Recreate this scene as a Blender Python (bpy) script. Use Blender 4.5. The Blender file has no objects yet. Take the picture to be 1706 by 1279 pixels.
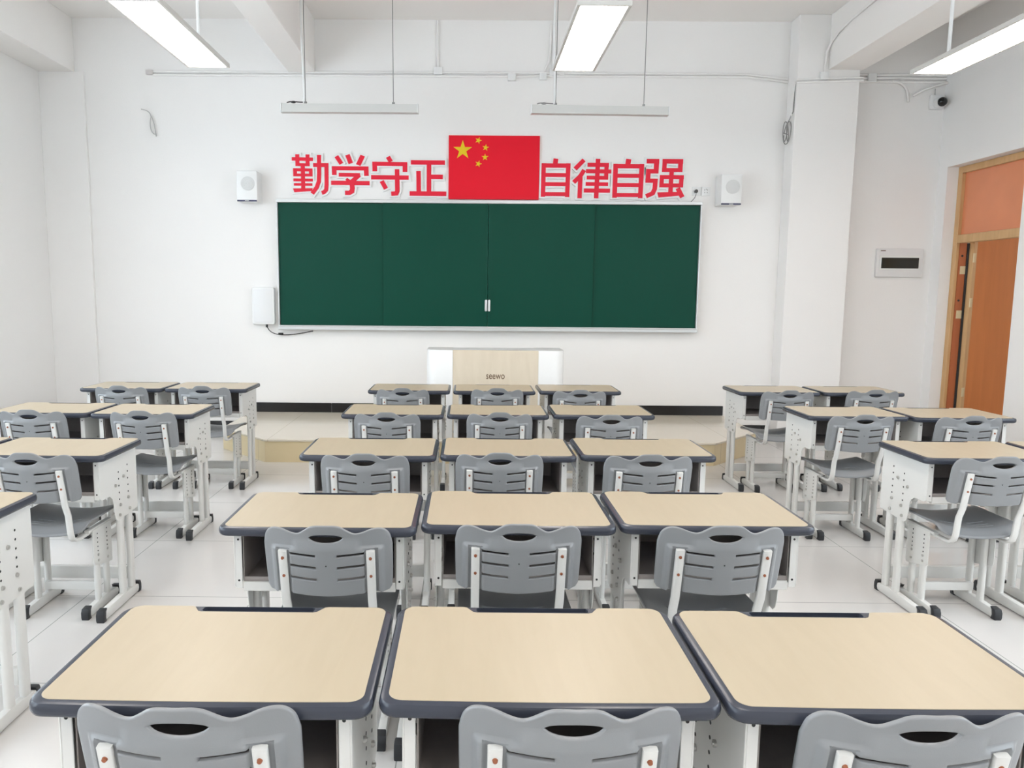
import bpy, bmesh, math, random
from mathutils import Vector, Matrix
random.seed(4)
S = bpy.context.scene
COL = S.collection
PI = math.pi

# ------------------------------------------------------------------ camera
W_PX, H_PX = 1706, 1279
F_PX, PITCH, ROLL, YAW, CAM_H = 1250.285, .11941885, .00751812, .00485216, 1.44955
CX, CY = 771.53, 639.27
cy_, sy_ = math.cos(YAW), math.sin(YAW); cp_, sp_ = math.cos(PITCH), math.sin(PITCH)
cr_, sr_ = math.cos(ROLL), math.sin(ROLL)
Rv = Vector((cy_, sy_, 0)); Yv = Vector((-sy_, cy_, 0)); Zv = Vector((0, 0, 1))
Fv = Yv*cp_ - Zv*sp_; Uv = Yv*sp_ + Zv*cp_
R2 = Rv*cr_ + Uv*sr_; U2 = Uv*cr_ - Rv*sr_
cam = bpy.data.objects.new('camera', bpy.data.cameras.new('camera')); COL.objects.link(cam)
M = Matrix((R2, U2, -Fv)).transposed().to_4x4(); M.translation = Vector((0, 0, CAM_H))
cam.matrix_world = M
cam.data.sensor_width = 36; cam.data.lens = F_PX/W_PX*36
cam.data.shift_x = (W_PX/2-CX)/W_PX; cam.data.shift_y = (CY-H_PX/2)/W_PX
cam.data.clip_start = .05
S.camera = cam

# ------------------------------------------------------------------ light, exposure
S.view_settings.view_transform = 'Standard'; S.view_settings.look = 'None'
S.view_settings.gamma = 1; S.view_settings.use_curve_mapping = False
S.view_settings.exposure = 0.42
PANEL_W = 14.0        # emission of the ceiling panels
SKY = 5.4
world = bpy.data.worlds.new('sky'); S.world = world; world.use_nodes = True
bg = world.node_tree.nodes['Background']
bg.inputs[0].default_value = (.78, .90, 1.0, 1); bg.inputs[1].default_value = SKY

# ------------------------------------------------------------------ materials
def mat(name, color, rough=.5, metal=0, spec=.5, noise=0, nscale=20, bump=0, bscale=60, coat=0):
    m = bpy.data.materials.new(name); m.use_nodes = True
    nt = m.node_tree; b = nt.nodes['Principled BSDF']
    b.inputs['Base Color'].default_value = (*color, 1)
    b.inputs['Roughness'].default_value = rough; b.inputs['Metallic'].default_value = metal
    b.inputs['Specular IOR Level'].default_value = spec
    b.inputs['Coat Weight'].default_value = coat; b.inputs['Coat Roughness'].default_value = .1
    tc = nt.nodes.new('ShaderNodeTexCoord')
    n = nt.nodes.new('ShaderNodeTexNoise'); n.inputs['Scale'].default_value = nscale
    nt.links.new(tc.outputs['Object'], n.inputs['Vector'])
    mx = nt.nodes.new('ShaderNodeMix'); mx.data_type = 'RGBA'
    mx.inputs[6].default_value = (*[c*(1-noise) for c in color], 1)
    mx.inputs[7].default_value = (*[min(1, c*(1+noise)) for c in color], 1)
    nt.links.new(n.outputs['Fac'], mx.inputs[0]); nt.links.new(mx.outputs[2], b.inputs['Base Color'])
    if bump:
        n2 = nt.nodes.new('ShaderNodeTexNoise'); n2.inputs['Scale'].default_value = bscale
        nt.links.new(tc.outputs['Object'], n2.inputs['Vector'])
        bp = nt.nodes.new('ShaderNodeBump'); bp.inputs['Strength'].default_value = bump
        bp.inputs['Distance'].default_value = .01
        nt.links.new(n2.outputs['Fac'], bp.inputs['Height']); nt.links.new(bp.outputs['Normal'], b.inputs['Normal'])
    return m

def emis(name, color, s):
    m = bpy.data.materials.new(name); m.use_nodes = True
    nt = m.node_tree; nt.nodes.clear()
    e = nt.nodes.new('ShaderNodeEmission'); e.inputs[0].default_value = (*color, 1); e.inputs[1].default_value = s
    o = nt.nodes.new('ShaderNodeOutputMaterial'); nt.links.new(e.outputs[0], o.inputs[0])
    return m

def wood(name, c1, c2, rough=.35, scale=(1, 1, 1), axis_scale=(6, 60, 6), spec=.5):
    m = bpy.data.materials.new(name); m.use_nodes = True
    nt = m.node_tree; b = nt.nodes['Principled BSDF']
    tc = nt.nodes.new('ShaderNodeTexCoord'); mp = nt.nodes.new('ShaderNodeMapping')
    mp.inputs['Scale'].default_value = axis_scale
    nt.links.new(tc.outputs['Object'], mp.inputs['Vector'])
    oi = nt.nodes.new('ShaderNodeObjectInfo')
    n = nt.nodes.new('ShaderNodeTexNoise'); n.noise_dimensions = '4D'
    n.inputs['Scale'].default_value = 1; n.inputs['Detail'].default_value = 5; n.inputs['Distortion'].default_value = .6
    mu = nt.nodes.new('ShaderNodeMath'); mu.operation = 'MULTIPLY'; mu.inputs[1].default_value = 40
    nt.links.new(oi.outputs['Random'], mu.inputs[0]); nt.links.new(mu.outputs[0], n.inputs['W'])
    nt.links.new(mp.outputs[0], n.inputs['Vector'])
    cr = nt.nodes.new('ShaderNodeValToRGB')
    cr.color_ramp.elements[0].position = .35; cr.color_ramp.elements[0].color = (*c1, 1)
    cr.color_ramp.elements[1].position = .65; cr.color_ramp.elements[1].color = (*c2, 1)
    nt.links.new(n.outputs['Fac'], cr.inputs[0]); nt.links.new(cr.outputs[0], b.inputs['Base Color'])
    b.inputs['Roughness'].default_value = rough; b.inputs['Specular IOR Level'].default_value = spec
    return m

def tile_mat(name, color, line, x0, y0, s, sy, rough, lw=.0022):
    m = bpy.data.materials.new(name); m.use_nodes = True
    nt = m.node_tree; b = nt.nodes['Principled BSDF']; L = nt.links.new
    tc = nt.nodes.new('ShaderNodeTexCoord'); sp = nt.nodes.new('ShaderNodeSeparateXYZ')
    L(tc.outputs['Object'], sp.inputs[0])
    def mth(op, a, bb=None, v=None):
        n = nt.nodes.new('ShaderNodeMath'); n.operation = op
        L(a, n.inputs[0])
        if bb is not None: L(bb, n.inputs[1])
        if v is not None: n.inputs[1].default_value = v
        return n.outputs[0]
    outs = []
    for k, (o, st) in enumerate(((x0, s), (y0, sy))):
        a = mth('SUBTRACT', sp.outputs[k], v=o); a = mth('DIVIDE', a, v=st)
        a = mth('ADD', a, v=100.5); a = mth('FRACT', a); a = mth('SUBTRACT', a, v=.5)
        a = mth('ABSOLUTE', a); a = mth('LESS_THAN', a, v=lw/st)
        outs.append(a)
    l = mth('MAXIMUM', outs[0], outs[1])
    n = nt.nodes.new('ShaderNodeTexNoise'); n.inputs['Scale'].default_value = 3; n.inputs['Detail'].default_value = 6
    L(tc.outputs['Object'], n.inputs['Vector'])
    m1 = nt.nodes.new('ShaderNodeMix'); m1.data_type = 'RGBA'
    m1.inputs[6].default_value = (*[c*.95 for c in color], 1); m1.inputs[7].default_value = (*[c*1.03 for c in color], 1)
    L(n.outputs['Fac'], m1.inputs[0])
    m2 = nt.nodes.new('ShaderNodeMix'); m2.data_type = 'RGBA'
    L(l, m2.inputs[0]); L(m1.outputs[2], m2.inputs[6]); m2.inputs[7].default_value = (*line, 1)
    L(m2.outputs[2], b.inputs['Base Color'])
    b.inputs['Roughness'].default_value = rough
    return m

M_wall = mat('wall_paint', (.90, .88, .86), .65, noise=.012, nscale=1.5, bump=.06, bscale=90, spec=.3)
M_ceil = mat('ceiling_paint', (.93, .90, .87), .8, noise=.015, nscale=1.2, spec=.2)
M_floor = tile_mat('floor_tile', (.66, .64, .62), (.30, .31, .29), -1.81, 3.44, .8, .81, .12)
M_plat = tile_mat('platform_tile', (.76, .69, .575), (.55, .48, .37), -1.7, 6.33, .8, .8, .16)
M_platside = tile_mat('platform_front_tile', (.74, .61, .38), (.55, .45, .28), -1.3, 0, .8, .8, .3)
M_black = mat('skirting_black_tile', (.011, .010, .011), .18, noise=.2)
M_grout = mat('grout', (.25, .24, .23), .8)
M_wood = wood('desk_laminate', (.450, .373, .262), (.470, .392, .278), .36, axis_scale=(34, 5, 5))
M_lwood = wood('lectern_laminate', (.68, .59, .46), (.72, .63, .50), .4, axis_scale=(14, 14, 3))
M_rim = mat('desk_rim_plastic', (.040, .045, .062), .25, noise=.04, spec=.4)
M_groove = mat('pen_groove_plastic', (.04, .046, .07), .3)
M_grey = mat('chair_plastic', (.25, .258, .267), .32, noise=.03, nscale=8, bump=.03, bscale=500)
M_slot = mat('slot_shadow_plastic', (.02, .02, .022), .7)
M_metal = mat('white_powder_coat', (.72, .715, .69), .32, noise=.01, bump=.02, bscale=300)
M_tray = mat('tray_dark_steel', (.30, .27, .255), .5, noise=.1)
M_cap = mat('foot_cap_rubber', (.022, .024, .028), .42)
M_bolt = mat('bolt_steel', (.55, .54, .52), .3, metal=.8)
M_copper = mat('screw_copper', (.36, .13, .07), .3, metal=.7)
M_hole = mat('hole_dark', (.03, .03, .03), .8)
M_green = mat('chalkboard_green', (.003, .058, .037), .42, noise=.05, nscale=2, spec=.14)
M_alu = mat('aluminium', (.62, .63, .63), .35, metal=.35)
M_white = mat('white_plastic', (.84, .84, .83), .35)
M_grille = mat('speaker_grille', (.72, .72, .71), .6)
M_navy = mat('navy_plastic', (.03, .03, .09), .3)
M_blackp = mat('black_plastic', (.012, .012, .013), .3)
M_red = mat('flag_red', (.80, .008, .026), .5, spec=.2)
M_redtxt = mat('lettering_red', (.80, .016, .045), .4, spec=.25)
M_yellow = mat('star_yellow', (.80, .55, .02), .5, spec=.2)
M_brown = mat('engraved_brown', (.16, .10, .06), .6)
M_dframe = wood('door_frame_wood', (.60, .36, .16), (.68, .42, .20), .4, axis_scale=(20, 20, 2))
M_dleaf = wood('door_leaf_wood', (.66, .225, .058), (.72, .25, .068), .45, axis_scale=(10, 10, 1), spec=.25)
M_djamb = wood('door_jamb_shaded_wood', (.42, .12, .04), (.48, .14, .05), .35, axis_scale=(14, 14, 1))  # warm brown with the jamb's shading mixed into the colour
M_hinge = mat('hinge_brass', (.72, .60, .38), .35, metal=.4)
M_window = mat('smoked_window', (.022, .024, .02), .12)
M_cable = mat('grey_cable', (.30, .29, .28), .5)
M_panel = emis('panel_diffuser', (1, .93, .865), PANEL_W)
M_house = mat('panel_housing', (.62, .60, .57), .4)
M_tube = mat('tube_fixture', (.66, .655, .63), .4)
M_fabric = mat('reveal_paint', (.72, .68, .63), .7)

# ------------------------------------------------------------------ mesh helpers
class MB:
    def __init__(s): s.bm = bmesh.new()
    def box(s, x0, x1, y0, y1, z0, z1, bev=0, seg=2):
        t = bmesh.new()
        vs = [t.verts.new(p) for p in ((x0,y0,z0),(x1,y0,z0),(x1,y1,z0),(x0,y1,z0),(x0,y0,z1),(x1,y0,z1),(x1,y1,z1),(x0,y1,z1))]
        for f in ((0,3,2,1),(4,5,6,7),(0,1,5,4),(1,2,6,5),(2,3,7,6),(3,0,4,7)): t.faces.new([vs[i] for i in f])
        if bev: bmesh.ops.bevel(t, geom=t.edges[:], offset=bev, segments=seg, affect='EDGES', profile=.5)
        s.merge(t); return s
    def merge(s, t, mx=None):
        me = bpy.data.meshes.new('t'); t.to_mesh(me); t.free()
        if mx: me.transform(mx)
        s.bm.from_mesh(me); bpy.data.meshes.remove(me)
    def prism(s, pts, axis, a, b, bev=0, seg=2):
        """extrude a 2D outline. axis x: pts=(y,z); y: pts=(x,z); z: pts=(x,y)"""
        t = bmesh.new()
        f3 = {'x': lambda p, c: (c, p[0], p[1]), 'y': lambda p, c: (p[0], c, p[1]), 'z': lambda p, c: (p[0], p[1], c)}[axis]
        A = [t.verts.new(f3(p, a)) for p in pts]; B = [t.verts.new(f3(p, b)) for p in pts]
        n = len(pts); fa = t.faces.new(A); fb = t.faces.new(B)
        for i in range(n): t.faces.new((A[i], A[(i+1) % n], B[(i+1) % n], B[i]))
        bmesh.ops.recalc_face_normals(t, faces=t.faces[:])
        if bev:
            es = set(fa.edges[:]) | set(fb.edges[:])
            bmesh.ops.bevel(t, geom=list(es), offset=bev, segments=seg, affect='EDGES', profile=.5)
        bmesh.ops.triangulate(t, faces=[f for f in t.faces if len(f.verts) > 4])
        s.merge(t); return s
    def tube(s, path, r, n=10, sx=1.0, flat=None, closed=False):
        """sweep along a path; flat=(hw, ht) sweeps a rectangle, width along world x"""
        t = bmesh.new(); P = [Vector(p) for p in path]; rings = []
        N = len(P)
        up = None
        for i, p in enumerate(P):
            if closed: d = (P[(i+1) % N]-P[i-1]).normalized()
            else: d = (P[min(i+1, N-1)]-P[max(i-1, 0)]).normalized()
            if flat: a = Vector((1, 0, 0)); b = d.cross(a).normalized()
            else:
                if up is None: up = Vector((0, 0, 1)) if abs(d.z) < .9 else Vector((1, 0, 0))
                a = up.cross(d).normalized() if up.cross(d).length > 1e-4 else Vector((1, 0, 0)); b = d.cross(a).normalized(); up = b
            ring = []
            if flat:
                hw, ht = flat; c = .28*min(hw, ht)
                for u, v in ((hw-c, ht), (hw, ht-c), (hw, -ht+c), (hw-c, -ht), (-hw+c, -ht), (-hw, -ht+c), (-hw, ht-c), (-hw+c, ht)):
                    ring.append(t.verts.new(p+a*u+b*v))
            else:
                for k in range(n):
                    an = 2*PI*k/n; ring.append(t.verts.new(p+a*(r*sx*math.cos(an))+b*(r*math.sin(an))))
            rings.append(ring)
        m = len(rings[0])
        for i in range(N if closed else N-1):
            A, B = rings[i], rings[(i+1) % N]
            for k in range(m): t.faces.new((A[k], A[(k+1) % m], B[(k+1) % m], B[k]))
        if not closed: t.faces.new(rings[0][::-1]); t.faces.new(rings[-1])
        bmesh.ops.recalc_face_normals(t, faces=t.faces[:])
        s.merge(t); return s
    def cyl(s, c, axis, r, h, n=20, r2=None):
        c = Vector(c); ax = {'x': Vector((1,0,0)), 'y': Vector((0,1,0)), 'z': Vector((0,0,1))}[axis] if isinstance(axis, str) else Vector(axis).normalized()
        t = bmesh.new(); bmesh.ops.create_cone(t, cap_ends=True, segments=n, radius1=r, radius2=r if r2 is None else r2, depth=h)
        q = Vector((0, 0, 1)).rotation_difference(ax)
        s.merge(t, Matrix.Translation(c) @ q.to_matrix().to_4x4()); return s
    def sphere(s, c, r, n=20, sc=(1, 1, 1)):
        t = bmesh.new(); bmesh.ops.create_uvsphere(t, u_segments=n, v_segments=n//2, radius=r)
        s.merge(t, Matrix.Translation(Vector(c)) @ Matrix.Diagonal((*sc, 1))); return s
    def build(s, name, m, parent=None, smooth=True, angle=35):
        me = bpy.data.meshes.new(name)
        s.bm.to_mesh(me); s.bm.free()
        return mk(name, me, m, parent, smooth, angle)

def mk(name, me, m, parent=None, smooth=True, angle=35):
    me.materials.clear(); me.materials.append(m)
    if smooth:
        me.polygons.foreach_set('use_smooth', [True]*len(me.polygons))
        b = bmesh.new(); b.from_mesh(me); lim = math.radians(angle)
        for e in b.edges:
            if len(e.link_faces) == 2 and e.calc_face_angle(0) > lim: e.smooth = False
        b.to_mesh(me); b.free()
    o = bpy.data.objects.new(name, me); COL.objects.link(o)
    if parent: o.parent = parent
    return o

def tag(o, label=None, cat=None, group=None, kind=None):
    if label: o['label'] = label
    if cat: o['category'] = cat
    if group: o['group'] = group
    if kind: o['kind'] = kind
    return o

def empty(name, loc, rz=0):
    o = bpy.data.objects.new(name, None); COL.objects.link(o)
    o.location = loc; o.rotation_euler = (0, 0, rz); o.empty_display_size = .1
    return o

def copy_tree(o, parent=None):
    c = o.copy(); COL.objects.link(c)
    if parent: c.parent = parent
    for ch in [q for q in bpy.data.objects if q.parent == o]: copy_tree(ch, c)
    return c

def evaluated(o):
    dg = bpy.context.evaluated_depsgraph_get()
    me = bpy.data.meshes.new_from_object(o.evaluated_get(dg), depsgraph=dg)
    return me

def bool_cut(o, cutters):
    for c in cutters:
        md = o.modifiers.new('b', 'BOOLEAN'); md.object = c; md.operation = 'DIFFERENCE'; md.solver = 'EXACT'
    bpy.context.view_layer.update()
    me = evaluated(o); o.modifiers.clear(); old = o.data; o.data = me; bpy.data.meshes.remove(old)
    for c in cutters:
        d = c.data; bpy.data.objects.remove(c); bpy.data.meshes.remove(d)
    return o

def rrect(x0, x1, y0, y1, r, n=6, rs=None):
    rs = rs or (r, r, r, r); pts = []
    for (cx, cy, a0, rr) in ((x1-rs[0], y0+rs[0], -PI/2, rs[0]), (x1-rs[1], y1-rs[1], 0, rs[1]), (x0+rs[2], y1-rs[2], PI/2, rs[2]), (x0+rs[3], y0+rs[3], PI, rs[3])):
        for i in range(n+1):
            a = a0+PI/2*i/n; pts.append((cx+rr*math.cos(a), cy+rr*math.sin(a)))
    return pts

def bez(p0, p1, p2, p3, n=10):
    P = [Vector(p) for p in (p0, p1, p2, p3)]; out = []
    for i in range(n+1):
        t = i/n; out.append(P[0]*(1-t)**3+P[1]*3*t*(1-t)**2+P[2]*3*t*t*(1-t)+P[3]*t**3)
    return out

# ------------------------------------------------------------------ room shell
XL, XR, YF, YB, ZC = -4.30, 4.75, 7.81, -1.9, 4.14
TH = .24
def struct(o): o['kind'] = 'structure'; return o
struct(MB().box(XL-TH, XR+TH, YB-TH, YF+TH, -.15, 0).build('floor', M_floor, smooth=False))
struct(MB().box(XL-TH, XR+TH, YB-TH, YF+TH, ZC, ZC+.15).build('ceiling', M_ceil, smooth=False))
struct(MB().box(XL-TH, XR+TH, YF, YF+TH, 0, ZC).build('wall_front', M_wall, smooth=False))
struct(MB().box(XL-TH, XR+TH, YB-TH, YB, 0, ZC).build('wall_back', M_wall, smooth=False))
# right wall with the doorway and unseen windows added for light from this side
DY0, DY1, DZ = 6.60, 7.665, 2.73
mb = MB(); y = YB
for a, b in ((-1.3, .7), (1.3, 3.3)):
    mb.box(XR, XR+TH, y, a, 0, ZC); mb.box(XR, XR+TH, a, b, 0, 1.1); mb.box(XR, XR+TH, a, b, 3.0, ZC); y = b
    w = MB()
    for (y0, y1, z0, z1) in ((a, b, 1.1, 1.16), (a, b, 2.94, 3.0), (a, a+.06, 1.16, 2.94), (b-.06, b, 1.16, 2.94), ((a+b)/2-.03, (a+b)/2+.03, 1.16, 2.94)):
        w.box(XR+.08, XR+.14, y0, y1, z0, z1)
    struct(w.build('window_%d' % (4+int(a+1.5)//2), M_white, smooth=False))
struct(mb.box(XR, XR+TH, y, DY0, 0, ZC).box(XR, XR+TH, DY1, YF, 0, ZC).box(XR, XR+TH, DY0, DY1, DZ, ZC).build('wall_right', M_wall, smooth=False))
# left wall with window openings (daylight side, nearer than the part in view)
wins = [(-1.3, .6), (1.2, 3.1), (3.7, 5.6)]
WZ0, WZ1 = .95, 3.2
mb = MB(); y = YB
for a, b in wins:
    mb.box(XL-TH, XL, y, a, 0, ZC); mb.box(XL-TH, XL, a, b, 0, WZ0); mb.box(XL-TH, XL, a, b, WZ1, ZC); y = b
mb.box(XL-TH, XL, y, YF, 0, ZC)
struct(mb.build('wall_left', M_wall, smooth=False))
for i, (a, b) in enumerate(wins):
    w = MB()
    for (y0, y1, z0, z1) in ((a, b, WZ0, WZ0+.06), (a, b, WZ1-.06, WZ1), (a, a+.06, WZ0, WZ1), (b-.06, b, WZ0, WZ1), ((a+b)/2-.03, (a+b)/2+.03, WZ0, WZ1), (a, b, 2.5, 2.56)):
        w.box(XL-.14, XL-.08, y0, y1, z0, z1)
    struct(w.build('window_%d' % (i+1), M_white, smooth=False))
# beams and pillars
struct(MB().box(XL, -3.95, YB, YF, 3.62, ZC, .004).build('trim_1', M_ceil, smooth=False))
struct(MB().box(-1.80, -1.54, YB, YF, 3.63, ZC, .004).build('trim_2', M_ceil, smooth=False))
struct(MB().box(3.48, 3.82, YB, YF, 3.63, ZC, .004).build('trim_3', M_ceil, smooth=False))
struct(MB().box(XL, -3.85, 7.775, YF, 0, 3.62, .003).build('trim_4', M_wall, smooth=False))
struct(MB().box(3.18, 3.79, 7.6, YF, 0, ZC, .006).build('trim_5', M_wall, smooth=False))
# skirting
def skirt(name, segs):
    mb = MB()
    for s in segs: mb.box(*s, .002, 1)
    struct(mb.build(name, M_black, smooth=False))
ps = []
x = -2.27
for x1 in (-1.42, -.62, .18, .98, 1.78, 2.69):
    ps.append((x+.0015, x1-.0015, YF-.012, YF, .2, .3)); x = x1
x = -3.85
for x1 in (-3.05, -2.273): ps.append((x+.0015, x1-.0015, YF-.012, YF, 0, .1)); x = x1
ps.append((2.695, 3.178, YF-.012, YF, 0, .1)); ps.append((3.18, 3.79, 7.588, 7.6, 0, .1)); ps.append((3.792, XR-.012, YF-.012, YF, 0, .1))
skirt('baseboard_front', ps)
skirt('baseboard_right', [(XR-.012, XR, 7.68, YF-.014, 0, .1)] + [(XR-.012, XR, -1.9+.8*i+.0015, -1.9+.8*(i+1)-.0015, 0, .1) for i in range(10)])
skirt('baseboard_left', [(XL, XL+.012, -1.9+.8*i+.0015, -1.9+.8*(i+1)-.0015, 0, .1) for i in range(11)])

# corridor outside the door
mb = MB()
mb.box(XR+TH, 8.0, 5.9, 11, -.15, 0)
struct(mb.build('floor_corridor', M_floor, smooth=False))
struct(MB().box(7.6, 7.75, 5.9, 11, 0, 3.3).box(XR+TH, 7.75, 5.8, 5.9, 0, 3.3).build('wall_corridor', M_wall, smooth=False))  # wall closed to keep sky light out; partition added so windows face open sky
struct(MB().box(XR+TH, 7.75, 5.8, 11, 3.3, 3.4).build('ceiling_corridor', M_ceil, smooth=False))
struct(MB().box(XR+TH, 7.75, 11, 11.1, 0, 3.3).box(XR+TH, XR+TH+.01, YF+TH, 11, 0, 3.3).build('wall_corridor_end', M_wall, smooth=False))

cl = empty('corridor_fill_light', (6.3, 8.6, 3.24)); tag(cl, 'unseen round ceiling light added in the corridor beyond the door', 'ceiling light')  # unseen lamp added to brighten the door leaf and corridor
MB().cyl((0, 0, .035), 'z', .22, .045, 32).build('lamp_base', mat('lamp_base_white', (.8, .8, .8), .4), cl)
MB().cyl((0, 0, -.005), 'z', .20, .035, 32).build('lamp_cover', emis('corridor_fill_lamp', (1, .97, .92), 75), cl)

# teaching platform
pp = [(-2.27, YF-.001), (-2.27, 6.86), (-1.73, 6.31), (2.125, 6.31), (2.69, 6.86), (2.69, YF-.001)]
pl = empty('teaching_platform', (0, 0, 0))
tag(pl, 'low beige tiled teaching platform with chamfered corners below the chalkboard', 'platform')
q = [(-2.262, YF-.001), (-2.262, 6.863), (-1.727, 6.318), (2.122, 6.318), (2.682, 6.863), (2.682, YF-.001)]
MB().prism(q, 'z', .0005, .182).build('riser', M_platside, pl, smooth=False)
MB().prism(pp, 'z', .182, .2, .003, 1).build('platform_top', M_plat, pl, smooth=False)

# ------------------------------------------------------------------ door
door = empty('door_1', (XR, DY1, 0)); tag(door, kind='structure')
def drel(mb): return mb
FX0, FX1 = .11, .20     # frame depth inside the reveal (relative to XR)
fr = MB()
fw = .062
fr.box(FX0, FX1, -fw, 0, 0, DZ-.002, .003, 1)
fr.box(FX0, FX1, -(DY1-DY0)+.001, -(DY1-DY0)+fw, 0, DZ-.002, .003, 1)
fr.box(FX0, FX1, -(DY1-DY0)+fw, -fw, DZ-.065, DZ-.002, .003, 1)
fr.box(FX0, FX1, -(DY1-DY0)+fw, -fw, 1.985, 2.065, .003, 1)
fr.build('door_frame', M_dframe, door, smooth=False)
MB().box(FX0+.035, FX0+.05, -(DY1-DY0)+fw, -fw, 2.065, DZ-.065).build('transom_panel', mat('transom_glossy_panel', (.80, .29, .14), .15, noise=.12, nscale=3), door, smooth=False)
MB().box(FX0+.03, FX1+.03, -fw-.012, -fw, 0, 1.985).build('door_jamb', M_djamb, door, smooth=False)
MB().box(FX1+.008, FX1+.028, -fw-.022, -fw-.012, 0, 1.985).build('jamb_gap_shade', M_hole, door, smooth=False)  # dark strip standing in for the shaded gap between jamb and leaf
leaf = MB().box(0, .90, -.042, 0, .01, 2.085, .002, 1).build('door_leaf', M_dleaf, door, smooth=False)
leaf.location = (.235, -.075, 0); leaf.rotation_euler = (0, 0, math.radians(26))
le = MB().box(-.004, .05, -.046, .003, .01, 2.085).build('edge_band', M_dframe, leaf, smooth=False)
for z in (1.84, 1.40, .5):
    h = MB().box(-.014, .03, -.050, -.046, z-.045, z+.045, .001, 1).cyl((-.008, -.052, z), 'z', .007, .09, 12)
    for dz in (-.03, 0, .03): h.cyl((.014, -.0515, z+dz), 'y', .004, .003, 10)
    h.build('hinge', M_hinge, leaf)
for z in (1.72, 1.28):
    h = MB().box(.155, .215, -fw-.016, -fw-.012, z-.04, z+.04, .001, 1)
    for dz in (-.025, 0, .025):
        for dx in (.17, .19): h.cyl((dx, -fw-.017, z+dz), 'y', .004, .003, 10)
    h.build('frame_hinge', M_hinge, door)
for z in (1.86, 1.42):
    MB().cyl((.168, -fw-.013, z), 'y', .011, .003, 14).build('plug_hole', M_hole, door)

# ------------------------------------------------------------------ chalkboard
BY = 7.72
bx0, bx1, bz0, bz1 = -1.925, 2.342, 1.105, 2.352
cb = empty('chalkboard', (0, YF, 0))
tag(cb, 'wide dark green sliding chalkboard with four panels and white metal frame', 'chalkboard')
def rel(o, par):      # geometry written in world coordinates, re-based on its thing
    o.data.transform(Matrix.Translation(-par.location)); return o
f = MB()
f.box(bx0-.012, bx1+.012, BY-.01, YF-.001, bz1, bz1+.032, .003, 1)
f.box(bx0-.012, bx0, BY-.005, YF-.001, bz0-.02, bz1, .002, 1)
f.box(bx1, bx1+.012, BY-.005, YF-.001, bz0-.02, bz1, .002, 1)
f.box(bx0-.012, bx1+.012, BY-.028, YF-.001, bz0-.034, bz0, .005, 2)
f.box(bx0-.012, bx1+.012, BY-.006, BY+.01, bz0, bz0+.012, .002, 1)
rel(f.build('frame', M_alu, cb, smooth=False), cb)
xs = [bx0, -.862, .206, 1.278, bx1]
for i in range(4):
    fy = BY + (.022 if i in (0, 3) else 0)
    a, b = xs[i], xs[i+1]
    if i in (0, 3): a, b = (a, b+.03) if i == 0 else (a-.03, b)
    p = rel(MB().box(a+.0015, b-.0015, fy, fy+.018, bz0+.006, bz1-.002, .0015, 1).build('sliding_panel', M_green, cb, smooth=False), cb)
    if i in (1, 2):
        hx = xs[2]+(-.016 if i == 1 else .016)
        h = MB().prism(rrect(hx-.012, hx+.012, 1.272, 1.392, .011), 'y', fy-.014, fy-.001, .003)
        h = rel(h.build('pull_handle', M_alu, p), cb)
        tag(h, 'pale metal pull handle')
MB_keys = MB()
rel(MB().box(-1.0, 2.2, YF-.03, YF-.001, bz1+.034, bz1+.04).build('top_rail', M_alu, cb, smooth=False), cb)

# ------------------------------------------------------------------ flag
def star(cx, cz, R, rot):
    return [(cx+(R if k % 2 == 0 else R*.382)*math.sin(rot+k*PI/5), cz+(R if k % 2 == 0 else R*.382)*math.cos(rot+k*PI/5)) for k in range(10)]
fl = empty('flag_panel', (0, YF, 0)); tag(fl, 'red five-star flag panel mounted above the middle of the chalkboard', 'flag')
rel(MB().box(-.200, .716, 7.785, YF-.001, 2.402, 3.03, .002, 1).build('flag_board', M_red, fl, smooth=False), fl)
for (sx, sz, R, rot) in ((-.059, 2.885, .098, 0), (.098, 2.981, .036, .35), (.171, 2.911, .036, .15), (.166, 2.817, .036, 0), (.100, 2.752, .036, .3)):
    rel(MB().prism(star(sx, sz, R, rot), 'y', 7.782, 7.785).build('star', M_yellow, fl, smooth=False), fl)

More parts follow.
